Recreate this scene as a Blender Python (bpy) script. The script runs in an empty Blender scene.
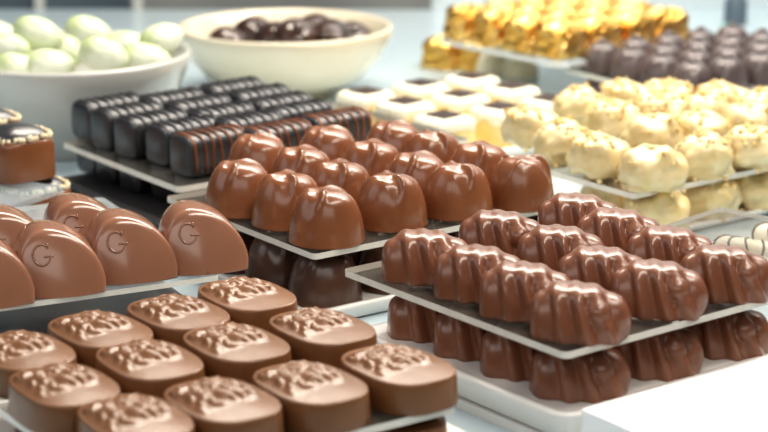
import bpy, math, random
from mathutils import Vector, noise, Matrix
S = 0.01                      # all lengths below are centimetres
H, PITCH, FPX = 25.3, math.radians(14.94), 1980.0
C = bpy.context.scene.collection
pi = math.pi
cos, sin = math.cos, math.sin
rnd = random.Random(7)

def at(u, v, z):
    """the point at height z that the camera sees at (u, v)"""
    dx = (u-384)/FPX; dy = -(v-216)/FPX
    d = Vector((dx, cos(PITCH)+dy*sin(PITCH), -sin(PITCH)+dy*cos(PITCH)))
    t = (z-H)/d.z
    return Vector((d.x*t, d.y*t, z))

# ------------------------------------------------------------------ materials
def nodes(name):
    m = bpy.data.materials.new(name); m.use_nodes = True
    nt = m.node_tree; nt.nodes.clear()
    out = nt.nodes.new('ShaderNodeOutputMaterial')
    return m, nt, out
def N(nt, t, **k):
    n = nt.nodes.new(t)
    for a, b in k.items():
        if a in n.inputs: n.inputs[a].default_value = b
        else: setattr(n, a, b)
    return n
def ramp(nt, fac, stops):
    r = nt.nodes.new('ShaderNodeValToRGB'); e = r.color_ramp.elements
    e[0].position, e[0].color = stops[0][0], (*stops[0][1], 1)
    e[1].position, e[1].color = stops[-1][0], (*stops[-1][1], 1)
    for p, c in stops[1:-1]:
        x = e.new(p); x.color = (*c, 1)
    nt.links.new(fac, r.inputs[0]); return r.outputs[0]
def mat(name, c1, c2=None, scale=60, rough=.35, bump=0, bscale=300, coat=0, metal=0, sss=0, spec=.5, coatr=.1, lo=.35, hi=.65, detail=3, vary=0, bdist=.0004):
    m, nt, out = nodes(name)
    b = N(nt, 'ShaderNodeBsdfPrincipled', Roughness=rough, Metallic=metal)
    b.inputs['Specular IOR Level'].default_value = spec
    b.inputs['Coat Weight'].default_value = coat
    b.inputs['Coat Roughness'].default_value = coatr
    tc = N(nt, 'ShaderNodeTexCoord')
    col = None
    if c2 is None:
        b.inputs['Base Color'].default_value = (*c1, 1)
        c2 = c1
    n = N(nt, 'ShaderNodeTexNoise', Scale=scale, Detail=detail)
    nt.links.new(tc.outputs['Object'], n.inputs['Vector'])
    col = ramp(nt, n.outputs['Fac'], [(lo, c1), (hi, c2)])
    if vary:
        oi = N(nt, 'ShaderNodeObjectInfo')
        hs = N(nt, 'ShaderNodeHueSaturation')
        mr = N(nt, 'ShaderNodeMapRange'); mr.inputs['To Min'].default_value = 1-vary; mr.inputs['To Max'].default_value = 1+vary
        nt.links.new(oi.outputs['Random'], mr.inputs['Value']); nt.links.new(mr.outputs[0], hs.inputs['Value'])
        nt.links.new(col, hs.inputs['Color']); col = hs.outputs[0]
    nt.links.new(col, b.inputs['Base Color'])
    if sss:
        b.inputs['Subsurface Weight'].default_value = sss
        b.inputs['Subsurface Scale'].default_value = .002
        b.inputs['Subsurface Radius'].default_value = (1, .5, .25)
    if bump:
        n2 = N(nt, 'ShaderNodeTexNoise', Scale=bscale, Detail=4)
        nt.links.new(tc.outputs['Object'], n2.inputs['Vector'])
        bp = N(nt, 'ShaderNodeBump', Strength=bump, Distance=bdist)
        nt.links.new(n2.outputs['Fac'], bp.inputs['Height']); nt.links.new(bp.outputs[0], b.inputs['Normal'])
    nt.links.new(b.outputs[0], out.inputs[0]); return m
def clear(name, tint, diffuse, fac_clear, rough=.08, speck=False):
    m, nt, out = nodes(name)
    tr = N(nt, 'ShaderNodeBsdfTransparent', Color=(*tint, 1))
    df = N(nt, 'ShaderNodeBsdfPrincipled', Roughness=rough)
    tc = N(nt, 'ShaderNodeTexCoord'); n = N(nt, 'ShaderNodeTexNoise', Scale=90, Detail=6, Roughness=.7)
    nt.links.new(tc.outputs['Object'], n.inputs['Vector'])
    col = ramp(nt, n.outputs['Fac'], [(.3, tuple(c*.92 for c in diffuse)), (.7, diffuse)])
    nt.links.new(col, df.inputs['Base Color'])
    mx = N(nt, 'ShaderNodeMixShader')
    mr = N(nt, 'ShaderNodeMapRange'); mr.inputs['From Min'].default_value = .3; mr.inputs['From Max'].default_value = .75
    mr.inputs['To Min'].default_value = 1-fac_clear-.04; mr.inputs['To Max'].default_value = 1-fac_clear+.05
    nt.links.new(n.outputs['Fac'], mr.inputs['Value']); nt.links.new(mr.outputs[0], mx.inputs[0])
    nt.links.new(tr.outputs[0], mx.inputs[1]); nt.links.new(df.outputs[0], mx.inputs[2])
    nt.links.new(mx.outputs[0], out.inputs[0]); return m

MILK = mat('milk_chocolate', (.225, .083, .034), (.275, .106, .045), 40, .27, .12, 500, coat=.35, coatr=.16, sss=.05, vary=.06)
MILKB = mat('satin_milk_chocolate', (.200, .080, .043), (.245, .100, .055), 40, .29, .12, 500, coat=.3, coatr=.18, sss=.05, vary=.06)
MILKC = mat('pale_milk_chocolate', (.185, .082, .034), (.24, .108, .046), 40, .33, .25, 260, coat=.12, coatr=.16, sss=.05, vary=.05)
MILKD = mat('hazed_milk_chocolate', (.29, .135, .080), (.34, .162, .098), 40, .20, .06, 500, coat=.45, coatr=.1, vary=.05)  # milk chocolate with its colour raised to imitate a pale haze reflection
DARK = mat('dark_chocolate', (.022, .022, .026), (.042, .040, .046), 50, .38, .25, 300, coat=.5, coatr=.28, spec=.7)
DRIZ = mat('milk_drizzle', (.17, .065, .034), (.30, .115, .058), 60, .35, .2)
BLACKC = mat('glossy_dark_chocolate', (.030, .014, .010), (.075, .032, .018), 30, .22, .1, 200, coat=.6)
MILK_SHADE = mat('shaded_milk_chocolate', (.070, .032, .020), (.10, .045, .027), 40, .28, .12, 500, coat=.35, coatr=.16)  # milk chocolate darkened so the colour carries the shade below a plate
DIAM = mat('brown_grey_chocolate', (.045, .030, .028), (.07, .05, .046), 40, .5, spec=.25)
PLUM = mat('greyed_dark_chocolate', (.085, .062, .062), (.16, .122, .12), 45, .32, .2, 300, coat=.5, vary=.1)
WHITE = mat('white_chocolate', (.68, .53, .26), (.80, .68, .42), 90, .38, .35, 220, coat=.25, sss=.15, vary=.04)
CREAMTOP = mat('cream_icing', (.86, .80, .62), (.92, .88, .74), 70, .4, .2)
YELLOW = mat('yellow_fondant_side', (.80, .60, .22), (.86, .70, .34), 80, .4, .2, sss=.1)
NUT = mat('chopped_hazelnut', (.70, .46, .16), (.90, .74, .42), 180, .5, .3, 400)
NUTPALE = mat('pale_nut_crumb', (.72, .55, .32), (.88, .76, .55), 180, .5, .3, 400)
GREEN = mat('pale_green_sugar_shell', (.48, .57, .28), (.76, .80, .68), 32, .42, .15, 120, sss=.1, lo=.38, hi=.6)
PORC = mat('white_porcelain', (.56, .56, .52), (.60, .60, .57), 20, .22, 0, coat=.5)
PORCW = mat('warm_porcelain', (.76, .68, .52), (.80, .73, .58), 20, .2, 0, coat=.5)
TRAYW = mat('white_melamine', (.82, .81, .77), (.86, .85, .82), 25, .25, 0, coat=.3)
MARBLE = mat('white_marble', (.88, .90, .90), (.95, .96, .96), 14, .25, 0, coat=.3, lo=.3, hi=.5)
GOLD = mat('gold_foil', (.80, .45, .10), (.98, .72, .30), 40, .32, .5, 160, metal=1, bdist=.0012)
FLOOR = mat('pale_case_floor', (.52, .64, .70), (.62, .73, .78), 4, .28, 0, coat=.2)
STRIPE = mat('cocoa_stripe', (.035, .018, .012), (.06, .03, .02), 50, .35)
SILVER = mat('steel_trim', (.80, .81, .82), (.88, .89, .90), 10, .3, 0, metal=.3)
GREYT = mat('dark_tray_and_gap_shade', (.055, .055, .058), (.08, .08, .085), 20, .35)  # dark tone also paints the shaded gap below the half-egg plate
GREYW = mat('grey_blue_panel', (.045, .066, .085), (.095, .125, .150), 5, .3, 0)
PALEW = mat('pale_panel', (.62, .72, .76), (.80, .86, .88), 6, .4, 0)
BEIGEW = mat('taupe_panel', (.13, .13, .13), (.24, .24, .23), 6, .4, 0)
TEAL = mat('teal_plastic', (.18, .62, .56), (.25, .72, .64), 20, .3)
SLATE = mat('slate_plastic', (.10, .14, .18), (.16, .20, .24), 20, .4)
ACRY = clear('clear_acrylic', (.84, .83, .82), (.40, .37, .33), .86)  # tint darkened to deepen the shade beneath the plates
ACRE = clear('acrylic_edge', (.95, .94, .90), (.90, .86, .78), .12, .2)  # whitish colour stands in for light gathered along the cut edge
ACRB = clear('cool_acrylic', (.93, .96, .97), (.72, .80, .85), .74)

# ------------------------------------------------------------------ mesh helpers
def obj(name, verts, faces, mats, parent=None, smooth=True, fmat=None):
    me = bpy.data.meshes.new(name)
    me.from_pydata([tuple(Vector(v)*S) for v in verts], [], faces)
    for m in (mats if isinstance(mats, (list, tuple)) else [mats]): me.materials.append(m)
    if fmat:
        for p, k in zip(me.polygons, fmat): p.material_index = k
    me.polygons.foreach_set('use_smooth', [smooth]*len(me.polygons))
    import bmesh
    bm = bmesh.new(); bm.from_mesh(me); bmesh.ops.recalc_face_normals(bm, faces=bm.faces); bm.to_mesh(me); bm.free()
    o = bpy.data.objects.new(name, me); C.objects.link(o)
    if parent: o.parent = parent
    return o
def tag(o, label, cat, group=None, kind=None):
    o['label'] = label; o['category'] = cat
    if group: o['group'] = group
    if kind: o['kind'] = kind
    return o
def struct(o): o['kind'] = 'structure'; return o
def rings(rs, cap0=True, cap1=True, tip1=None):
    """rs: list of closed loops (lists of points) -> verts, faces"""
    V, F = [], []; n = len(rs[0])
    for r in rs: V += r
    for i in range(len(rs)-1):
        for j in range(n):
            a, b = i*n+j, i*n+(j+1) % n
            F.append((a, b, b+n, a+n))
    if cap0: F.append(tuple(range(n-1, -1, -1)))
    if tip1 is not None:
        V.append(tip1); t = len(V)-1; k = (len(rs)-1)*n
        for j in range(n): F.append((k+j, k+(j+1) % n, t))
    elif cap1: F.append(tuple(range((len(rs)-1)*n, len(rs)*n)))
    return V, F
def tube(pts, r, n=6):
    """a round bar along pts; r a number or one per point"""
    R = []
    for i, p in enumerate(pts):
        p = Vector(p); a = Vector(pts[max(i-1, 0)]); b = Vector(pts[min(i+1, len(pts)-1)])
        t = (b-a).normalized(); up = Vector((0, 0, 1)) if abs(t.z) < .9 else Vector((1, 0, 0))
        x = t.cross(up).normalized(); y = x.cross(t)
        rr = r[i] if isinstance(r, (list, tuple)) else r
        R.append([p+x*rr*cos(2*pi*k/n)+y*rr*sin(2*pi*k/n) for k in range(n)])
    return rings(R)
def merge(parts):
    V, F = [], []
    for v, f in parts:
        o = len(V); V += [Vector(p) for p in v]; F += [tuple(i+o for i in g) for g in f]
    return V, F
def blob(c, r, seed=0, n=8, m=6, amp=.2, fr=1.2):
    """small lumpy closed ball"""
    V, F = [], []
    sx, sy, sz = r if isinstance(r, (tuple, list)) else (r, r, r)
    rs = []
    for i in range(1, m):
        a = pi*i/m
        rs.append([Vector((sin(a)*cos(2*pi*j/n), sin(a)*sin(2*pi*j/n), -cos(a))) for j in range(n)])
    V, F = rings(rs, False, False)
    V.append(Vector((0, 0, -1))); V.append(Vector((0, 0, 1))); q = len(V)
    for j in range(n):
        F.append((j, q-2, (j+1) % n)); k = (m-2)*n
        F.append((k+j, k+(j+1) % n, q-1))
    out = []
    for p in V:
        d = 1+amp*noise.noise(p*fr+Vector((seed*3.7, seed*1.3, seed)))
        out.append(Vector((p.x*sx*d, p.y*sy*d, p.z*sz*d))+Vector(c))
    return out, F
def copy_tree(o, parent=None):
    c = o.copy(); C.objects.link(c)
    if parent: c.parent = parent
    for ch in list(o.children): copy_tree(ch, c)
    return c
used = {}
def put(proto, p, rz, label, cat, group, z=None, tilt=(0, 0), sc=None):
    """first use takes the prototype itself, later ones a copy with its parts"""
    o = copy_tree(proto) if proto.name in used else proto
    used[proto.name] = 1; used[o.name] = 1
    o.location = Vector((p[0], p[1], p[2] if z is None else z))*S
    o.rotation_euler = (tilt[0], tilt[1], rz)
    if sc: o.scale = (sc if isinstance(sc, tuple) else (sc, sc, sc))
    return tag(o, label, cat, group)
ORD = ['first', 'second', 'third', 'fourth', 'fifth', 'sixth', 'seventh', 'eighth']

# ------------------------------------------------------------------ the pieces
def sstep(a, b, x):
    t = max(0, min(1, (x-a)/(b-a))); return t*t*(3-2*t)

def dome_piece(name):
    n, m = 80, 40; hh = 2.2
    def P(th, t):
        ph = t*pi/2
        s = max(cos(ph), 0)**.56; z = hh*sin(ph)**.80
        w = 1.57*(1+.015*cos(2*th))
        # foot flare, gentle lean of the peak
        s = s*(1-.05*sstep(.0, .5, t))
        x, y = w*s*cos(th), w*.95*s*sin(th)
        k = sstep(.55, 1, t)
        x -= .16*k
        # pinched folds that swirl out of the peak
        d = 0
        for a0, amp, wd, tw in ((-1.75, .17, .15, .55), (.75, .13, .18, .7), (2.6, .08, .26, .6)):
            a = th-a0-tw*(1-s)*1.3
            a = (a+pi) % (2*pi)-pi
            rr = max(s, .05)
            e = a*rr*1.5
            d += amp*math.exp(-(e/(wd*.75))**2)-.55*amp*math.exp(-((e+.34)/(wd*2.2))**2)
        f = sstep(.22, .6, t)*(1-sstep(.82, 1, t)*.75)
        nrm = Vector((cos(th)*cos(ph), sin(th)*cos(ph), sin(ph)+.2)).normalized()
        z += .03*math.exp(-((s)/.3)**2)
        return Vector((x, y, z))+nrm*d*f
    R = [[Vector((1.55*1.02*cos(2*pi*j/n), 1.47*1.02*sin(2*pi*j/n), 0)) for j in range(n)],
         [Vector((1.57*1.03*cos(2*pi*j/n), 1.49*1.03*sin(2*pi*j/n), .05)) for j in range(n)],
         [Vector((1.57*1.02*cos(2*pi*j/n), 1.49*1.02*sin(2*pi*j/n), .10)) for j in range(n)]]
    for i in range(m):
        t = .06+(i/m)*.935
        R.append([P(2*pi*j/n, t) for j in range(n)])
    tip = sum((Vector(p) for p in R[-1]), Vector())/n+Vector((0, 0, .01))
    return obj(name, *rings(R, tip1=tip), MILK)

def shell_piece(name):
    """turban-like dome: ribs fan out of an off-centre peak, a small curl sits low on one end"""
    n, m = 150, 60; hh = 1.80; pk = Vector((-.50, .12, 0))
    def P(th, t):
        ph = t*pi/2
        s = max(cos(ph), 0)**.62
        ox, oy = sup(th, 1.74, 1.24, 2.35)
        x, y = pk.x*(1-s)+ox*s, pk.y*(1-s)+oy*s
        z = hh*sin(ph)**.84
        g = (Vector((x, y*.8, z))-Vector((.78, -.80*.8, 1.12))).length      # the curl
        away = sstep(.28, .52, g)
        k = .80+.28*(1-z/hh)
        rib = 2*pi/.84*(x/k+.24*z+.20*y)
        w = (.5+.5*sin(rib))
        d = .30*(w-.62)*away*(1-.3*sstep(.3, .0, t))*(1-.80*sstep(.38, .8, t))
        d += .13*math.exp(-(g/.25)**2)-.05*math.exp(-((g-.50)/.15)**2)
        nrm = Vector((cos(th)*cos(ph), sin(th)*cos(ph), sin(ph)*.6)).normalized()
        return Vector((x, y, z))+nrm*d
    R = []
    for i in range(m):
        t = (i/m)*.97
        R.append([P(2*pi*j/n, t) for j in range(n)])
    tip = sum((Vector(p) for p in R[-1]), Vector())/n+Vector((0, 0, .01))
    return obj(name, *rings(R, tip1=tip), MILKB)

def sup(th, a, b, p):
    c, s = abs(cos(th)), abs(sin(th))
    r = 1/((c/a)**p+(s/b)**p)**(1/p)
    return r*cos(th), r*sin(th)
def relief_piece(name):
    n, m = 96, 40; a, b, hh = 1.52, 2.10, 1.05
    R0 = random.Random(3)
    bumps = [(-.1, -.1, .34, .34, .17, .3), (.5, .35, .22, .45, .12, -.4), (-.7, .35, .2, .5, .12, .2)]
    for k in range(90):
        x, y = R0.uniform(-1.15, 1.15), R0.uniform(-.75, 1.7)
        bumps.append((x, y, R0.uniform(.09, .16), R0.uniform(.14, .34), R0.uniform(.05, .14), R0.uniform(-1.4, 1.4)))
    def top(x, y, s):
        z = 0
        for bx, by, wx, wy, am, rt in bumps:
            dx, dy = x-bx, y-by
            u = dx*cos(rt)+dy*sin(rt); v = -dx*sin(rt)+dy*cos(rt)
            g = am*math.exp(-((u/wx)**2+(v/wy)**2)**1.2); z = max(z, g)+.12*min(z, g)
        return z*sstep(1, .90, s)*sstep(-1.2, -.3, y)+.12*(1-s*s)+.10*math.exp(-(x*x/1.1+(y-.45)**2/1.6))*sstep(1, .8, s)
    R = []
    for s, z in ((1.035, 0), (1.04, .06), (1.03, .3), (1.015, .7), (1.0, .98), (.985, 1.06), (.955, hh)):
        R.append([Vector((s*x, s*y, z)) for x, y in (sup(2*pi*j/n, a, b, 2.8) for j in range(n))])
    for i in range(1, m):
        s = .955*(1-i/m)
        R.append([Vector((s*x, s*y, hh+top(s*x, s*y, s/.955))) for x, y in (sup(2*pi*j/n, a, b, 2.8) for j in range(n))])
    return obj(name, *rings(R, tip1=Vector((0, 0, hh+top(0, 0, 0)))), MILKC)

def g_piece(name):
    prof = [(-1.50, 0), (-1.60, .4), (-1.62, .9), (-1.55, 1.45), (-1.34, 1.95), (-1.0, 2.3), (-.56, 2.46), (-.05, 2.43), (.46, 2.26), (.95, 1.96), (1.36, 1.54), (1.65, 1.02), (1.79, .48), (1.74, 0)]
    # resample smoothly
    pts = []
    K = len(prof)
    for i in range(K-1):
        p0, p1, p2, p3 = (Vector((*prof[max(0, min(K-1, i+d))], 0)) for d in (-1, 0, 1, 2))
        for q in range(4):
            t = q/4
            pts.append(.5*((2*p1)+(p2-p0)*t+(2*p0-5*p1+4*p2-p3)*t*t+(3*p1-p0-3*p2+p3)*t**3))
    pts.append(Vector((*prof[-1], 0)))
    base = [Vector((1.74-3.24*k/14, 0, 0)) for k in range(1, 14)]
    loop = pts+base
    def face_y(s): return -.30*(1-s**2.4)
    def lean(z): return .30*z
    R = []
    for s, y in [(.9, 1.95), (.97, 1.85), (1.0, 1.65), (1.0, 1.2), (1.0, .6), (1.0, .26), (.985, .12), (.955, .03)]:
        R.append([Vector((p.x*s, y+lean(p.y*s), max(p.y, 0)*s)) for p in loop])
    for i in range(1, 14):
        s = .955*(1-i/14)
        R.append([Vector((p.x*s, face_y(s/.955)+.03+lean(p.y*s), max(p.y, 0)*s)) for p in loop])
    o = obj(name, *rings(R, tip1=Vector((0, face_y(0)+.03, 0))), MILKD)
    # the letter, a raised thin stroke lying on the face
    def fy(x, z):
        # distance along the profile direction
        best = 9
        r = math.hypot(x, z); a = math.atan2(z, x)
        for p, q in zip(pts, pts[1:]):
            a0, a1 = math.atan2(p.y, p.x), math.atan2(q.y, q.x)
            if min(a0, a1)-1e-6 <= a <= max(a0, a1)+1e-6:
                best = math.hypot(*( (Vector(p)+Vector(q))/2).xy)
        s = min(1, r/best/.955)
        return face_y(s)+.03+lean(z)
    cx, cz, gr = -.66, 1.60, .37
    arc = []
    for k in range(27):
        t = math.radians(48+ (352-48)*k/26)
        x, z = cx+gr*.92*cos(t), cz+gr*sin(t)
        arc.append((x, fy(x, z)-.012, z))
    rad = [.030+.022*sin(pi*k/26) for k in range(27)]
    bar = [(cx+.08+.36*q/5, fy(cx+.08+.36*q/5, cz-.06)-.012, cz-.06) for q in range(6)]
    serif = [(cx+gr*.62, fy(cx+gr*.62, cz+.36-.16*q/3)-.012, cz+.40-.16*q/3) for q in range(4)]
    obj('embossed_letter', *merge([tube(arc, rad), tube(bar, .036), tube(serif, .036)]), MILKD, o)
    return o

def baton_piece(name, dm):
    Lh, w, hh = 1.80, .92, 1.95; n = 40
    R = []
    m = 64
    def sec(s, k):
        # rounded-square section, flat bottom
        loop = []
        for j in range(n):
            x, z = sup(2*pi*j/n-pi/2, w, hh/2, 5 if sin(2*pi*j/n-pi/2) < 0 else 3.6)
            loop.append((x*s, max(hh/2+z*s, 0) if s > .99 else hh/2+z*s))
        return loop
    for i in range(m+1):
        t = -1+2*i/m
        e = abs(t)
        s = 1-.22*max(0, (e-.9)/.1)**2
        rib = .055*abs(sin(t*7*pi/2))**.6 if e < .97 else 0
        R.append([Vector((t*Lh, x*(1+rib*.4), z+(rib*1.6 if z > hh*.6 else 0)*min(1, (z-hh*.6)/(.3*hh)))) for x, z in sec(s, t)])
    o = obj(name, *rings(R), DARK)
    P = []
    for k in range(7):
        x0 = -Lh*.86+k*Lh*.285
        pts = []
        for q in range(13):
            a = pi*q/12
            x, z = sup(a, w*1.01, hh/2*1.02, 3.6)
            pts.append((x0+.16*sin(k*2.1+q*.5)*.4+.1*q/12, x, hh/2+z+.06*sin(a)))
        pts = [(pts[0][0], pts[0][1], .25)]+pts+[(pts[-1][0], pts[-1][1], .25)]
        P.append(tube(pts, .085, 5))
    obj('drizzle', *merge(P), dm, o)
    return o

def rounded_box(a, b, h, r=.18, p=6, n=48, puff=.06):
    R = []
    for s, z in ((1, 0), (1.01, .08), (1.01, h-r), (1-.02, h-r*.4), (1-.06, h-r*.1), (1-.12, h)):
        R.append([Vector((s*x, s*y, z)) for x, y in (sup(2*pi*j/n, a, b, p) for j in range(n))])
    for s in (.7, .45, .2):
        R.append([Vector((s*x, s*y, h+puff*(1-s))) for x, y in (sup(2*pi*j/n, a, b, p) for j in range(n))])
    return rings(R, tip1=Vector((0, 0, h+puff)))
def cream_square(name):
    o = obj(name, *rounded_box(1.38, 1.38, 1.6, .1, 5), YELLOW)
    R = []; n = 48
    for s, z in ((1.0, 1.36), (1.06, 1.40), (1.08, 1.52), (1.06, 1.70), (1.0, 1.87), (.9, 1.97), (.6, 2.02), (.25, 2.03)):
        R.append([Vector((s*x*1.35, s*y*1.35, z-(.45*noise.noise(Vector((x*2, y*2, 1))) if z < 1.5 else 0))) for x, y in (sup(2*pi*j/n, 1, 1, 4.5) for j in range(n))])
    obj('icing', *rings(R, tip1=Vector((0, 0, 2.03))), CREAMTOP, o)
    V = [(.82, 0, 2.02), (0, .82, 2.02), (-.82, 0, 2.02), (0, -.82, 2.02), (.86, 0, 2.08), (0, .86, 2.08), (-.86, 0, 2.08), (0, -.86, 2.08),
         (.72, 0, 2.15), (0, .72, 2.15), (-.72, 0, 2.15), (0, -.72, 2.15)]
    V = [((x-y)*.86, (x+y)*.86, z) for x, y, z in V]
    F = [(3, 2, 1, 0), (8, 9, 10, 11)]
    for k in range(4):
        for l in (0, 4): F.append((l+k, l+(k+1) % 4, l+4+(k+1) % 4, l+4+k))
    obj('chocolate_diamond', V, F, DIAM, o, smooth=False)
    return o

def cluster_piece(name, seed, nuts=26):
    n, m = 40, 24
    R = []
    def P(th, a):
        d = Vector((sin(a)*cos(th), sin(a)*sin(th), -cos(a)))
        k = 1+.26*noise.noise(d*1.6+Vector((seed*5.1, 0, seed)))+.10*noise.noise(d*3.6+Vector((0, seed*2.2, seed)))
        p = Vector((d.x*1.58*k, d.y*1.42*k, d.z*1.12*k+.95))
        if p.z < .0: p.z = 0
        if p.z < .25: p.x *= 1.12; p.y *= 1.12
        return p
    for i in range(5, m): R.append([P(2*pi*j/n, pi*i/m) for j in range(n)])
    tip = P(0, pi*.9999)
    o = obj(name, *rings(R, tip1=tip), WHITE)
    rr = random.Random(seed); Q = []
    for k in range(nuts):
        th, a = rr.uniform(0, 2*pi), pi*rr.uniform(.62, .99)
        Q.append(blob(P(th, a)*1.01, rr.uniform(.07, .16), rr.random()*9, 6, 4, .5, 1.5))
    for k in range(7):
        th = rr.uniform(0, 2*pi); p = P(th, pi*.36); p.z = .08; p.x *= 1.08; p.y *= 1.08
        Q.append(blob(p, rr.uniform(.06, .12), rr.random()*9, 6, 4, .5, 1.5))
    c = obj('nut_crumbs', *merge(Q), NUT, o, smooth=False); c['kind'] = 'stuff'
    return o

def nut_square(name):
    n = 48; V, F = rounded_box(1.5, 1.5, 1.95, .35, 4.2, 48, .05)
    o = obj(name, V, F, MILK)
    o.data.materials.clear(); o.data.materials.append(MILK)
    R = []
    for s, z in ((.9, 1.9), (.97, 1.98), (.95, 2.12), (.8, 2.32), (.5, 2.48), (.2, 2.55)):
        R.append([Vector((s*x, s*y, z)) for x, y in (sup(2*pi*j/n, 1.35, 1.35, 3.5) for j in range(n))])
    obj('chocolate_cap', *rings(R, tip1=Vector((0, 0, 2.56))), DARK, o)
    Q = []; rr = random.Random(5)
    for k in range(38):
        x, y = sup(2*pi*k/38, 1.38, 1.38, 3.6)
        for q in range(1): Q.append(blob((x+rr.uniform(-.05, .05), y+rr.uniform(-.05, .05), 2.0+rr.uniform(0, .12)), rr.uniform(.11, .17), k, 6, 5, .4))
    c = obj('nut_crumbs', *merge(Q), NUTPALE, o); c['kind'] = 'stuff'
    return o

def egg_piece(name):
    R = []; n, m = 32, 22
    for i in range(1, m):
        a = pi*i/m
        r = sin(a)*(1+.18*cos(a))
        R.append([Vector((-1.75*cos(a), 1.2*r*cos(2*pi*j/n), 1.15*r*sin(2*pi*j/n))) for j in range(n)])
    V, F = rings(R, True, True)
    V = [v*(1+.03*noise.noise(v*1.5)) for v in V]
    return obj(name, V, F, GREEN)

def gold_piece(name):
    n = 36; R = []
    def J(p, k=.17):
        q = noise.noise_vector(p*2.2)*k+noise.noise_vector(p*5)*k*.5
        return Vector((p.x+q.x, p.y+q.y, max(p.z+q.z, 0)))
    for s, z in ((.9, 0), (1, .05), (1.02, .3), (1.0, .7), (.99, 1.1), (.97, 1.5), (.95, 1.75), (.86, 1.95), (.7, 2.05), (.45, 2.1), (.2, 2.12)):
        R.append([J(Vector((s*x, s*y, z))) for x, y in (sup(2*pi*j/n, 1.5, 1.35, 4) for j in range(n))])
    o = obj(name, *rings(R, tip1=Vector((0, 0, 2.12))), GOLD, smooth=False)
    return o

def bonbon_piece(name, mt, fl=.0):
    n, m = 44, 18; R = []
    for i in range(m):
        t = .04+.95*i/m; ph = t*pi/2
        s = cos(ph)**.62
        R.append([Vector((1.5*s*(1+fl*cos(8*2*pi*j/n))*cos(2*pi*j/n), 1.5*s*(1+fl*cos(8*2*pi*j/n))*sin(2*pi*j/n), 2.1*sin(ph))) for j in range(n)])
    R.insert(0, [Vector((p.x, p.y, 0)) for p in R[0]])
    R.append([p*.3+Vector((0, 0, 2.1*.7+.06)) if False else Vector((p.x*.3, p.y*.3, p.z+.05)) for p in R[-1]])
    o = obj(name, *rings(R), mt)
    nub = blob((0, 0, 2.15), (.42, .3, .2), 3, 10, 7, .2)
    obj('topping_swirl', *nub, mt, o)
    return o

def roll_piece(name):
    R = []; n = 28; L = 2.3; Rr = 1.0
    for i in range(41):
        t = -1+2*i/40
        s = 1-.25*max(0, (abs(t)-.9)/.1)**2
        R.append([Vector((t*L, Rr*s*cos(2*pi*j/n), Rr+Rr*s*sin(2*pi*j/n))) for j in range(n)])
    o = obj(name, *rings(R), CREAMTOP)
    P = []
    for k in range(6):
        x0 = -L*.82+k*L*.32
        pts = [(x0+.28*sin(a*2+k), Rr*1.0*cos(a), Rr+Rr*1.0*sin(a)) for a in [(-.3+q*.31) for q in range(13)]]
        P.append(tube(pts, .07, 6))
    obj('chocolate_stripes', *merge(P), STRIPE, o)
    return o

# ------------------------------------------------------------------ plates and trays
class Rect:
    def __init__(s, f, l, r, z, yaw=None):
        f, l, r = (at(*q, z) if len(q) == 2 else Vector(q) for q in (f, l, r))
        di = r-f; dj = l-f
        s.yaw = math.atan2(di.y, di.x) if yaw is None else yaw
        s.ei = Vector((cos(s.yaw), sin(s.yaw), 0)); s.ej = Vector((-sin(s.yaw), cos(s.yaw), 0))
        s.Li = di.dot(s.ei); s.Lj = dj.dot(s.ej); s.o = f; s.z = z
    def pt(s, i, j, z=None):
        p = s.o+s.ei*i+s.ej*j; p.z = s.z if z is None else z; return p
def rrect(L, W, r, k=5):
    pts = []
    for cx, cy, a0 in ((L-r, r, -pi/2), (L-r, W-r, 0), (r, W-r, pi/2), (r, r, pi)):
        for q in range(k+1):
            a = a0+pi/2*q/k; pts.append((cx+r*cos(a), cy+r*sin(a)))
    return pts
def slab(name, R, ztop, th, label, cat, mats, grow=0, rad=.25, group=None):
    """a thin flat plate standing at the rectangle; object origin at its front corner"""
    L, W = R.Li+2*grow, R.Lj+2*grow
    out = rrect(L, W, rad)
    loops = [[Vector((x, y, z)) for x, y in out] for z in (0, th)]
    V, F = rings(loops)
    fm = [1]*(len(F)-2)+[0, 0] if isinstance(mats, (list, tuple)) else None
    o = obj(name, V, F, mats, smooth=False, fmat=fm)
    p = R.pt(-grow, -grow)
    o.location = Vector((p.x, p.y, ztop-th))*S; o.rotation_euler = (0, 0, R.yaw)
    return tag(o, label, cat, group)
def tray(name, R, zb, zfloor, lip, label, grow=(0, 0, 0, 0), m=None, rad=.8, w=.55):
    """shallow tray with a rolled lip; grow = front-left, right, back.. amounts (i0, i1, j0, j1)"""
    L, W = R.Li+grow[0]+grow[1], R.Lj+grow[2]+grow[3]
    def loop(ins, z):
        return [Vector((x+ins, y+ins, z)) for x, y in rrect(L-2*ins, W-2*ins, max(rad-ins, .1))]
    zt = zfloor+lip
    loops = [loop(.45, zb), loop(.25, zb+.1), loop(.02, zt-.18), loop(0, zt-.1), loop(.06, zt-.02), loop(.16, zt), loop(w-.2, zt-.02), loop(w, zfloor+.05), loop(w+.15, zfloor)]
    V, F = rings(loops)
    o = obj(name, V, F, m or TRAYW)
    p = R.pt(-grow[0], -grow[2])
    o.location = Vector((p.x, p.y, 0))*S; o.rotation_euler = (0, 0, R.yaw)
    return tag(o, label, 'tray')

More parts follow.
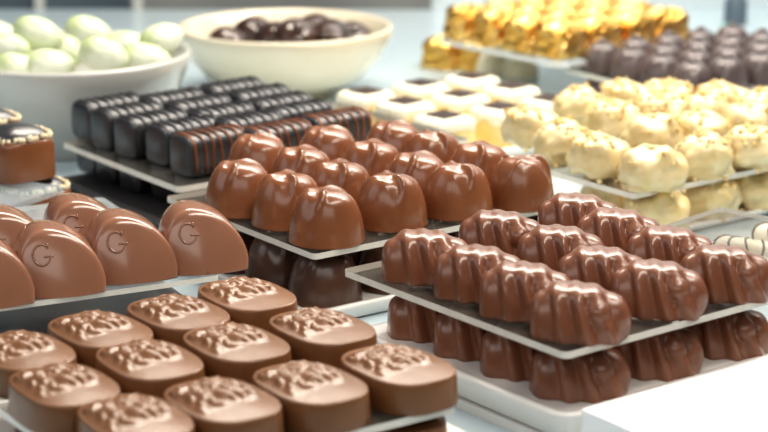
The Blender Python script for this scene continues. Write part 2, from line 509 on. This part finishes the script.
# ================================================================== the place
# case floor, back panels
def box(name, x0, x1, y0, y1, z0, z1, m, parent=None):
    V = [(x, y, z) for z in (z0, z1) for x, y in ((x0, y0), (x1, y0), (x1, y1), (x0, y1))]
    F = [(3, 2, 1, 0), (4, 5, 6, 7)]+[(k, (k+1) % 4, 4+(k+1) % 4, 4+k) for k in range(4)]
    return obj(name, V, F, m, parent, smooth=False)
YB = 160
struct(box('floor', -90, 90, 30, YB+1, -2, 0, FLOOR))
xr = (430-384)/FPX*YB
struct(box('wall_back', -90, 90, YB+1, YB+3, -2, 60, PALEW))

xw = (432-384)/FPX*YB
struct(box('wall_panel_left', -90, xw, YB+.2, YB+1, 0, 60, GREYW))
struct(box('trim_1', (128-384)/FPX*YB, xw, YB-.1, YB+.2, 0, 1.6, BEIGEW))
for k, u in enumerate((38, 137)):
    x = (u-384)/FPX*YB
    struct(box('trim_%d' % (k+2), x-.40, x+.40, YB-.4, YB+.2, 0, 60, PORC))
x = (160-384)/FPX*YB
struct(box('wall_panel_centre', x, xw, YB-.05, YB+.2, 0, 60, BEIGEW))

class Lat:
    def __init__(s, ox, oy, yaw, si, sj):
        s.o = Vector((ox, oy, 0)); s.ei = Vector((cos(yaw), sin(yaw), 0)); s.ej = Vector((-sin(yaw), cos(yaw), 0))
        s.si, s.sj, s.yaw = si, sj, yaw
    def p(s, i, j, z=0):
        q = s.o+s.ei*i*s.si+s.ej*j*s.sj; q.z = z; return q
    def rect(s, i0, i1, j0, j1, z):
        return Rect(s.p(i0, j0, z), s.p(i0, j1, z), s.p(i1, j0, z), z, s.yaw)

# ---- A: pinched domes in the middle, two layers with a clear plate between
LA = Lat(-2.48, 79.3, .64, 3.6, 3.28); ZA = 3.1
RA = LA.rect(-.43, 3.52, -.45, 3.15, ZA)
slab('clear_plate', RA, ZA, .26, 'clear plate carrying the pinched milk chocolate domes in the middle', 'plate', [ACRY, ACRE])
tray('serving_tray', LA.rect(-.5, 3.5, -.5, 3.5, .5), 0, .5, .25, 'white tray under the lower layer of pinched chocolate domes', (.3, .3, .3, .3))
dome = dome_piece('domed_praline')
AT = {(0,0):(326,185),(0,1):(288,169),(0,2):(240,158),(1,0):(391,170),(1,1):(340,158),(1,2):(302,144),(1,3):(258,132),(2,0):(458,160),(2,1):(418,150),(2,2):(372,138),(2,3):(328,124),(3,0):(522,152),(3,1):(480,140),(3,2):(433,128),(3,3):(394,119)}
AR = {(0,0):-.2,(1,0):.5,(2,0):.6,(3,0):1.5,(0,1):.3,(0,2):-.3,(1,1):.2,(2,1):-.3}
rowA = ['left-hand row', 'second row from the left', 'third row from the left', 'right-hand row']
for (i, j), (u, v) in AT.items():
    p = at(u, v+1, ZA+2.33); p.z = ZA
    put(dome, p, AR.get((i, j), rnd.uniform(-.6, .9)), 'pinched chocolate dome on middle plate, %s, %s' % (rowA[i], 'nearest the camera' if j == 0 else ORD[j]+' from the front'), 'praline', 'pinched domes on the middle plate')
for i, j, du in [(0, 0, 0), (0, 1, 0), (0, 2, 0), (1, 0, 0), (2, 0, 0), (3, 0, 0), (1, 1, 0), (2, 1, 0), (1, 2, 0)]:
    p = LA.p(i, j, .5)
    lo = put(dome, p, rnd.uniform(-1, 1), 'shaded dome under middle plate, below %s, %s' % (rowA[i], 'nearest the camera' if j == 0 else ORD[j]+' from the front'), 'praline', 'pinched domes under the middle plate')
    lo.material_slots[0].link = 'OBJECT'; lo.material_slots[0].material = MILK_SHADE  # shade of the lower layer put into its colour

# ---- B: ribbed shells on the right
LB = Lat(6.74, 65.97, .66, 3.7, 2.74); ZB = 3.5
RB = LB.rect(-.50, 2.62, -.52, 4.1, ZB)
slab('clear_plate', RB, ZB, .26, 'clear plate carrying the ribbed shell pralines on the right', 'plate', [ACRY, ACRE])
tray('serving_tray', LB.rect(-.5, 2.6, -.6, 3.6, 1.25), .35, 1.25, .16, 'white rolled-lip tray under the lower ribbed shells', (.45, .3, .3, .3))
slab('shelf_riser', LB.rect(-.5, 2.6, -.6, 3.6, .35), .35, .35, 'white riser under the tray of ribbed shells', 'riser', TRAYW, .3)
shell = shell_piece('ribbed_praline')
BT = {(0,0):(578,282),(0,1):(525,262),(0,2):(478,245),(0,3):(425,229),(1,0):(657,260),(1,1):(602,246),(1,2):(560,225),(1,3):(500,210),(2,0):(725,245),(2,1):(670,226),(2,2):(618,208),(2,3):(578,193)}
rowB = ['left-hand row', 'middle row', 'right-hand row']
for (i, j), (u, v) in BT.items():
    p = at(u+3, v, ZB+1.9); p.z = ZB
    put(shell, p, -.15+rnd.uniform(-.1, .1), 'ribbed chocolate shell on right plate, %s, %s' % (rowB[i], 'nearest the camera' if j == 0 else ORD[j]+' from the front'), 'praline', 'ribbed shells on the right plate')
for i, j in [(0, 0), (0, 1), (0, 2), (0, 3), (1, 0), (2, 0)]:
    put(shell, LB.p(i, j, 1.25)+LB.ei*.25, -.1+rnd.uniform(-.15, .15), 'shaded ribbed shell under right plate, below %s, %s' % (rowB[i], 'nearest the camera' if j == 0 else ORD[j]+' from the front'), 'praline', 'ribbed shells under the right plate')

# ---- C: ovals with raised relief, front left
LC = Lat(.22, 62.4, .60, 3.2, 4.42); ZC = 2.42
RC = LC.rect(-3.52, .42, -.44, 2.55, ZC)
slab('clear_plate', RC, ZC, .26, 'clear plate carrying the oval relief chocolates in front', 'plate', [ACRY, ACRE])
tray('serving_tray', LC.rect(-3.5, .5, -.5, 2.5, .75), 0, .75, .2, 'white tray under the oval relief chocolates in front', (.3, .9, .3, .6))
relief = relief_piece('relief_oval')
CT = {(0,0):(398,360),(0,1):(322,322),(0,2):(247,290),(-1,0):(310,378),(-1,1):(236,338),(-1,2):(178,308),(-2,0):(222,395),(-2,1):(149,355),(-2,2):(100,325),(-3,0):(135,413),(-3,1):(64,380),(-3,2):(22,346)}
rowC = {0: 'right-hand row', -1: 'second row from the right', -2: 'third row from the right', -3: 'left-hand row'}
for (i, j), (u, v) in CT.items():
    p = at(u, v, ZC+1.2); p.z = ZC
    put(relief, p, .60+rnd.uniform(-.05, .05), 'oval relief chocolate on front plate, %s, %s' % (rowC[i], ['nearest the camera', 'middle one', 'farthest one'][j]), 'chocolate', 'relief ovals on the front plate')
for i, j in [(0, 0), (-1, 0), (-2, 0), (-3, 0), (-3, 1)]:
    put(relief, LC.p(i, j, .75)+LC.ej*.1, .60, 'shaded relief oval under front plate, below %s, %s' % (rowC[i], ['nearest the camera', 'middle one'][j]), 'chocolate', 'relief ovals under the front plate')

# ---- D: half-egg pieces with a letter, left
ZD = 2.6
Pr, Pb = at(226, 279, ZD), at(103, 197, ZD)
dj = (Pb-Pr); yawD = math.atan2(dj.y, dj.x)-pi/2
eiD = Vector((cos(yawD), sin(yawD), 0))
Pr = Pr+(Pb-Pr).normalized()*.6
RD = Rect(Pr-eiD*15, Pb-eiD*15, Pr, ZD, yawD)
slab('clear_plate', RD, ZD, .22, 'frosty plate carrying the lettered half-egg chocolates on the left', 'plate', [ACRB, ACRE])
tray('serving_tray', Rect(RD.pt(0, 0, .3), RD.pt(0, RD.Lj, .3), RD.pt(RD.Li, 0, .3), .3, yawD), 0, .3, .2, 'tray in painted shade below the lettered half-egg chocolates', (0, .2, .0, .2), GREYT)  # dark colour stands in for the shaded space beneath the plate
gp = g_piece('lettered_half_egg')
DT = [((62, 300), 'second from the left in the front row'), ((136, 286), 'third from the left in the front row'), ((207, 277), 'rightmost, standing apart at the plate corner'),
      ((-10, 312), 'front row, cut off by the left picture edge'), ((92, 268), 'back row, behind the front row third'), ((14, 281), 'back row, behind the front row second'), ((-22, 272), 'farthest back at the left picture edge')]
for (u, v), w in DT:
    put(gp, at(u, v-4, ZD), .33+rnd.uniform(-.05, .05), 'half-egg chocolate embossed with G, '+w, 'chocolate', 'lettered half-eggs on the left plate')
for (u, v), w in [DT[0], DT[1], DT[2]]:
    pass

# ---- E: nut-edged squares, far left
ZE = 2.6
RE = Rect(at(-120, 250, ZE), at(-180, 200, ZE), at(66, 187, ZE), ZE)
slab('clear_plate', RE, ZE, .26, 'clear plate carrying the nut-edged squares at the left edge', 'plate', [ACRB, ACRB])
ns = nut_square('nut_edged_square')
for (u, v), w in [((16, 128), 'nearest, resting on the corner of its plate'), ((-14, 112), 'farther one, behind the nearest')]:
    p = at(u, v, ZE+2.35); p.z = ZE
    put(ns, p, .7, 'chocolate square edged with pale nuts, '+w, 'chocolate', 'nut-edged squares')
p = at(34, 178, 2.4); p.z = 0
put(ns, p, .7, 'chocolate square edged with pale nuts, underneath the left clear plate', 'chocolate', 'nut-edged squares')

# ---- F: dark batons
ZF = 2.6
F1 = [(108, 99), (128, 107), (152, 115), (184, 122), (209, 132)]
F2 = [(170, 94), (197, 100), (220, 108), (247, 117), (276, 126)]
F3 = [(231, 83), (258, 90), (278, 98), (297, 106), (335, 114)]
a = at(172, 131, ZF+1.75); b = at(240, 119, ZF+1.75); yawF = math.atan2((b-a).y, (b-a).x)
eiF = Vector((cos(yawF), sin(yawF), 0)); ejF = Vector((-sin(yawF), cos(yawF), 0))
q0, q1 = at(62, 142, ZF), at(178, 187, ZF)
dF = q1-q0; yF = math.atan2(dF.y, dF.x)+pi/2
RF = Rect(q1, q0, q1+Vector((cos(yF), sin(yF), 0))*17.5, ZF, yF)
slab('clear_plate', RF, ZF, .3, 'clear plate carrying the dark ribbed batons', 'plate', [ACRY, ACRE])
tray('serving_tray', Rect(RF.pt(0, 0, .5), RF.pt(0, RF.Lj, .5), RF.pt(17.5, 0, .5), .5, yF), 0, .5, .2, 'dark grey tray under the dark ribbed batons', (.3, .3, .3, .3), GREYT)
bat = baton_piece('ribbed_baton', DARK)
bat2 = baton_piece('ribbed_baton', DRIZ)
for r, row in enumerate((F1, F2, F3)):
    for k, (u, v) in enumerate(row):
        p = at(u, v, ZF+1.95); p.z = ZF
        put(bat2 if k == 4 else bat, p, yawF, 'dark ribbed baton on its plate, %s, %s' % (['left-hand column', 'middle column', 'right-hand column'][r], 'nearest the domes' if k == 4 else ['farthest from the domes', 'second from the far end', 'third from the far end', 'fourth from the far end'][k]), 'chocolate bar', 'dark batons on the plate')
for k, (u, v) in enumerate(F1):
    p = at(u, v, ZF+1.7); p.z = .5
    put(bat, p+eiF*.2, yawF, 'dark baton under the baton plate, '+['at the far corner', 'second from the far corner', 'third from the far corner', 'fourth from the far corner', 'nearest the domes'][k], 'chocolate bar', 'dark batons under the plate')

# ---- G: cream squares with dark diamonds
ZG = .6
GT = [(366, 89), (405, 99), (444, 113), (421, 81), (460, 92), (500, 104), (472, 74), (511, 84), (549, 96)]
cs = cream_square('cream_square')
a, b = at(366, 89, ZG+2.1), at(444, 113, ZG+2.1); c = at(549, 96, ZG+2.1)
yG = math.atan2((c-b).y, (c-b).x)
gm = []
for ch in cs.children:
    if ch.name.startswith('chocolate_diamond'): ch.rotation_euler.z = pi/4-yG
for k, (u, v) in enumerate(GT):
    p = at(u, v, ZG+2.15); p.z = ZG; gm.append(p)
    put(cs, p, yG, 'cream square with dark diamond, %s, %s' % (['left column', 'middle column', 'right column'][k//3], ['farthest', 'middle', 'nearest the camera'][k % 3]), 'chocolate', 'cream squares')
RG = Rect(gm[2]-Vector((cos(yG), sin(yG), 0))*2+Vector((sin(yG), -cos(yG), 0))*2, gm[0], gm[8], ZG, yG)
tray('serving_tray', RG, 0, ZG, .15, 'white tray holding the cream squares with dark diamonds', (0, 2.2, .2, 2.2))

# ---- H: white nut clusters
ZH = 2.5
q0, q1, q2 = at(545, 166, ZH), at(634, 194, ZH), at(790, 162, ZH)
RH = Rect(q1, q0, q2, ZH)
slab('clear_plate', RH, ZH, .26, 'clear plate carrying the white chocolate nut clusters', 'plate', [ACRY, ACRE])
tray('serving_tray', Rect(RH.pt(0, 0, .3), RH.pt(0, RH.Lj, .3), RH.pt(RH.Li, 0, .3), .3, RH.yaw), 0, .3, .15, 'white tray under the white nut clusters', (.3, .3, .3, .3))
cl = [cluster_piece('white_nut_cluster', q, n_) for q, n_ in ((3, 10), (8, 34), (14, 26), (21, 40))]
HT = [(653, 168, 0), (598, 154, 2), (563, 141, 1), (530, 125, 2), (705, 154, 1), (652, 135, 0), (612, 119, 3), (580, 106, 1), (752, 146, 3), (700, 130, 2), (660, 112, 3), (625, 98, 2), (748, 124, 0), (705, 111, 1), (668, 98, 3), (765, 108, 1), (722, 100, 2)]
WH = ['nearest, on the front corner of the plate', 'second along the left plate edge', 'third along the left plate edge', 'farthest along the left plate edge', 'second along the right plate edge', 'just behind the front corner one', 'second row in, beside the left edge', 'second row in, at the far end', 'third along the right edge, at picture edge', 'inner one behind the second of the right edge', 'third row in, covered with nut bits', 'third row in, far end near the dark bonbons', 'inner smooth one near the right picture edge', 'inner one in the middle of the heap', 'far one in front of the dark bonbons', 'far one at the right picture edge', 'farthest one toward the back right']
for (u, v, t), w in zip(HT, WH):
    p = at(u, v, ZH+1.05); p.z = ZH
    put(cl[t], p, rnd.uniform(-.5, .5)+t, 'white nut cluster on its plate, '+w, 'nut cluster', 'white nut clusters on the plate')
for (u, v, t), w in zip([(656, 214, 0), (610, 197, 2), (710, 200, 1), (752, 190, 3)], ['below the front corner', 'left of the one below the front corner', 'right of the one below the front corner', 'near the right picture edge']):
    p = at(u, v-2, 1.2); p.z = .3
    put(cl[t], p, rnd.uniform(-.5, .5)+t, 'white nut cluster under the plate, '+w, 'nut cluster', 'white nut clusters under the plate')

# ---- I: striped rolls behind the shells, right edge
ZI = 2.9
RI = Rect(at(790, 262, ZI), at(695, 215, ZI), at(860, 235, ZI), ZI)
slab('clear_plate', RI, ZI, .22, 'empty clear plate at the right edge above the striped rolls', 'plate', [ACRY, ACRE])
ro = roll_piece('striped_roll')
for k, (u, v) in enumerate([(757, 256), (796, 243)]):
    p = at(u, v, 1.0); p.z = 0
    put(ro, p, -.55, ['cream roll with dark drizzled stripes beside the right-hand shells', 'cream striped roll farther right, mostly outside the picture'][k], 'chocolate roll', 'striped rolls', sc=.85)

# ---- white marble block, bottom right
f = at(581, 409, 2.3); r = at(800, 349, 2.3)
dd = (r-f); yM = math.atan2(dd.y, dd.x)
ei = Vector((cos(yM), sin(yM), 0)); ej = Vector((-sin(yM), cos(yM), 0))
RM = Rect(f-ej*9, f, r+ei*3-ej*9, 2.3, yM)
slab('marble_block', RM, 2.3, 2.3, 'white marble block in the bottom right corner', 'block', MARBLE, rad=.12)

# ---- bowls
def bowl(name, c, R, h, m, label, foot=.5):
    n = 64; prof = [(foot*R, 0), (foot*R, .35), (foot*R*1.06, .5), (R*.74, h*.30), (R*.88, h*.55), (R*.965, h*.82), (R, h*.97), (R*.99, h), (R*.965, h*1.005), (R*.94, h*.98), (R*.90, h*.8), (R*.80, h*.55), (R*.62, h*.33), (R*.3, h*.2)]
    rs = [[Vector((q*cos(2*pi*j/n), q*sin(2*pi*j/n), z)) for j in range(n)] for q, z in prof]
    o = obj(name, *rings(rs), m)
    o.location = Vector((c.x, c.y, 0))*S
    return tag(o, label, 'bowl')
b1 = at(66, 51, 5.5); bowl('porcelain_bowl', b1, 7.05, 5.5, PORC, 'white porcelain bowl of pale green eggs at the upper left', .55)
b2 = at(285, 25, 4.5); bowl('porcelain_bowl', b2, 6.9, 4.5, PORCW, 'cream porcelain bowl of glossy dark chocolates behind the batons', .42)
egg = egg_piece('sugared_egg')
ET = [(38, 34, 6.6, .2, .25), (88, 32, 5.8, .5, .2), (8, 50, 5.9, -.5, -.1), (104, 55, 5.75, .3, .3), (162, 40, 6.1, .75, -.25), (66, 52, 5.4, -.8, .1), (50, 66, 5.1, .1, 0), (146, 60, 5.2, .2, .1), (18, 68, 5.0, .6, .1), (128, 47, 5.0, -.4, 0), (-8, 36, 6.2, .4, 0)]
WE = ['large one topping the heap at the left', 'round one at the back of the bowl', 'one at the left, half cut by the picture', 'upright one near the middle of the front', 'tilted one leaning on the right rim', 'small one between the top egg and the upright one', 'low one peeping over the front rim left of middle', 'low one peeping over the front rim at the right', 'low one near the left picture edge', 'sunken one behind the upright one', 'back one at the left picture edge']
for (u, v, z, rz, ti), w in zip(ET, WE):
    p = at(u, v, z); p.z = z
    put(egg, p, rz, 'pale green sugared egg, '+w, 'candy egg', 'pale green eggs in the bowl', tilt=(ti*.5, ti), sc=.82)
bk = bonbon_piece('glossy_bonbon', BLACKC)
KT = [(228, 33, 3.0), (268, 31, 3.2), (293, 27, 3.7), (327, 29, 3.6), (248, 25, 3.0), (308, 22, 3.2), (350, 31, 2.9)]
WK = ['at the left', 'left of the middle', 'highest one in the middle', 'right-hand one', 'behind, at the left', 'behind, right of the middle', 'low one farthest right']
for (u, v, z), w in zip(KT, WK):
    p = at(u, v, z+.9); p.z = z-.6
    put(bk, p, rnd.uniform(0, 3), 'glossy dark chocolate in the cream bowl, '+w, 'chocolate', 'dark chocolates in the cream bowl', tilt=(rnd.uniform(.5, 1.0), rnd.uniform(-.4, .4)), sc=1.08)

# ---- gold foil pieces
ZO = 3.0
gd = gold_piece('gold_foil_chocolate')
q1, q0, q2 = at(560, 64, ZO), at(432, 38, ZO), at(700, 42, ZO)
RO = Rect(q1, q0, q2, ZO)
slab('clear_plate', RO, ZO, .3, 'silvery clear plate carrying the gold foil chocolates', 'plate', [ACRB, SILVER], rad=1.2)
eiO, ejO = RO.ei, RO.ej
for a in range(4):
    for b in range(4):
        p = RO.pt(1.9+a*RO.Li/4.1, 1.9+b*RO.Lj/4.1, ZO)
        put(gd, p, RO.yaw+rnd.uniform(-.4, .4), 'gold foil chocolate on silvery plate, %s from left edge, %s from front' % (ORD[a], ORD[b]), 'foil chocolate', 'gold foil chocolates on the plate')
for (u, v), w in zip([(445, 62), (478, 64)], ['at the left end', 'next to the left end one']):
    put(gd, at(u, v+5, 0), RO.yaw+.3, 'gold foil chocolate under the silvery plate, '+w, 'foil chocolate', 'gold foil chocolates under the plate')
cb = bonbon_piece('pale_bonbon', CREAMTOP)
for (u, v), w in zip([(492, 66), (520, 70)], ['left of the two under the silvery plate', 'right of the two under the silvery plate']):
    put(cb, at(u, v+6, 0), .4, 'pale cream bonbon, '+w, 'bonbon', 'pale cream bonbons', sc=.85)

# ---- dark bonbons, upper right
ZP = 2.2
pb = bonbon_piece('greyed_bonbon', PLUM, .02)
q1, q0, q2 = at(690, 99, ZP), at(575, 70, ZP), at(830, 78, ZP)
RP = Rect(q1, q0, q2, ZP)
RP.Li, RP.Lj = 14.2, 11.6
for b in range(4):
    p = RP.pt(1.5, 1.5+b*2.75, .3)
    put(pb, p, rnd.uniform(0, 3), 'greyish dark bonbon under the far plate, '+['at its front corner', 'second along the left edge', 'third along the left edge', 'last along the left edge'][b], 'bonbon', 'dark bonbons under the plate', sc=.8)
slab('clear_plate', RP, ZP, .26, 'clear plate carrying the greyish dark bonbons at the upper right', 'plate', [ACRY, ACRE])
na, nb = 5, 4
for a in range(na):
    for b in range(nb):
        p = RP.pt(1.5+a*2.75, 1.5+b*2.75, ZP)
        put(pb, p, rnd.uniform(0, 3), 'greyish dark bonbon on far plate, %s from left edge, %s from front' % (ORD[a], ORD[b]), 'bonbon', 'dark bonbons on the plate', sc=.86)
tray('serving_tray', Rect(RP.pt(0, 0, .3), RP.pt(0, RP.Lj, .3), RP.pt(RP.Li, 0, .3), .3, RP.yaw), 0, .3, .15, 'white tray under the dark bonbons', (.2, .2, .2, .2))

# ---- small things far back right
def jar(name, c, r, h, m, label):
    n = 24; rs = [[Vector((q*cos(2*pi*j/n), q*sin(2*pi*j/n), z)) for j in range(n)] for q, z in ((r*.9, 0), (r, .1), (r, h*.7), (r*.75, h*.8), (r*.7, h), (r*.6, h*1.01))]
    o = obj(name, *rings(rs), m); o.location = Vector((c.x, c.y, 0))*S
    return tag(o, label, 'jar')
jar('small_jar', at(735, 24, 0), .9, 2.6, SLATE, 'small blue-grey jar standing at the back right')
jar('bottle_cap', at(727, 36, 0), .55, .9, TEAL, 'small teal cap lying at the back right')

# ------------------------------------------------------------------ light
def area(name, loc, to, sx, sy, power, col):
    l = bpy.data.lights.new(name, 'AREA'); l.shape = 'RECTANGLE'; l.size = sx*S; l.size_y = sy*S; l.energy = power; l.color = col
    o = bpy.data.objects.new(name, l); C.objects.link(o); o.location = Vector(loc)*S
    o.rotation_euler = (Vector(to)-Vector(loc)).to_track_quat('-Z', 'Y').to_euler()
    return o
area('case_light', (12, 118, 62), (3, 82, 0), 70, 8, 7.0, (1, .91, .78))
area('case_light_front', (25, 62, 66), (5, 78, 0), 50, 10, 2.6, (1, .92, .82))
area('window_light', (-75, 60, 55), (0, 80, 2), 60, 50, 1.2, (.84, .93, 1))
area('shop_light', (-15, -45, 85), (0, 80, 0), 150, 45, 4.6, (1, .96, .92))
area('back_light', (20, 150, 60), (5, 125, 0), 120, 30, 3.9, (1, .97, .92))

w = bpy.data.worlds.new('World'); bpy.context.scene.world = w; w.use_nodes = True
nt = w.node_tree; bg = nt.nodes['Background']
tc = N(nt, 'ShaderNodeTexCoord'); sp = N(nt, 'ShaderNodeSeparateXYZ'); nt.links.new(tc.outputs['Generated'], sp.inputs[0])
r = ramp(nt, sp.outputs['Z'], [(0, (.10, .10, .11)), (.22, (.30, .33, .36)), (.6, (.80, .83, .86)), (1, (1, .98, .94))])
mr = N(nt, 'ShaderNodeMapRange'); nt.links.new(sp.outputs['Y'], mr.inputs['Value'])      # the shop side behind the camera is darker
mr.inputs['From Min'].default_value = -.8; mr.inputs['From Max'].default_value = .3; mr.inputs['To Min'].default_value = .10; mr.inputs['To Max'].default_value = .34
nt.links.new(r, bg.inputs[0]); nt.links.new(mr.outputs[0], bg.inputs[1])

cam = bpy.data.cameras.new('camera'); co = bpy.data.objects.new('camera', cam); C.objects.link(co)
co.location = (0, 0, H*S); co.rotation_euler = (pi/2-PITCH, 0, 0)
cam.sensor_width = 36; cam.lens = FPX/768*36; cam.clip_start = .01; cam.clip_end = 20
cam.dof.use_dof = True; cam.dof.focus_distance = .79; cam.dof.aperture_fstop = cam.lens/7.5
sc = bpy.context.scene; sc.camera = co
sc.view_settings.view_transform = 'Standard'; sc.view_settings.look = 'Medium High Contrast'; sc.view_settings.exposure = 0
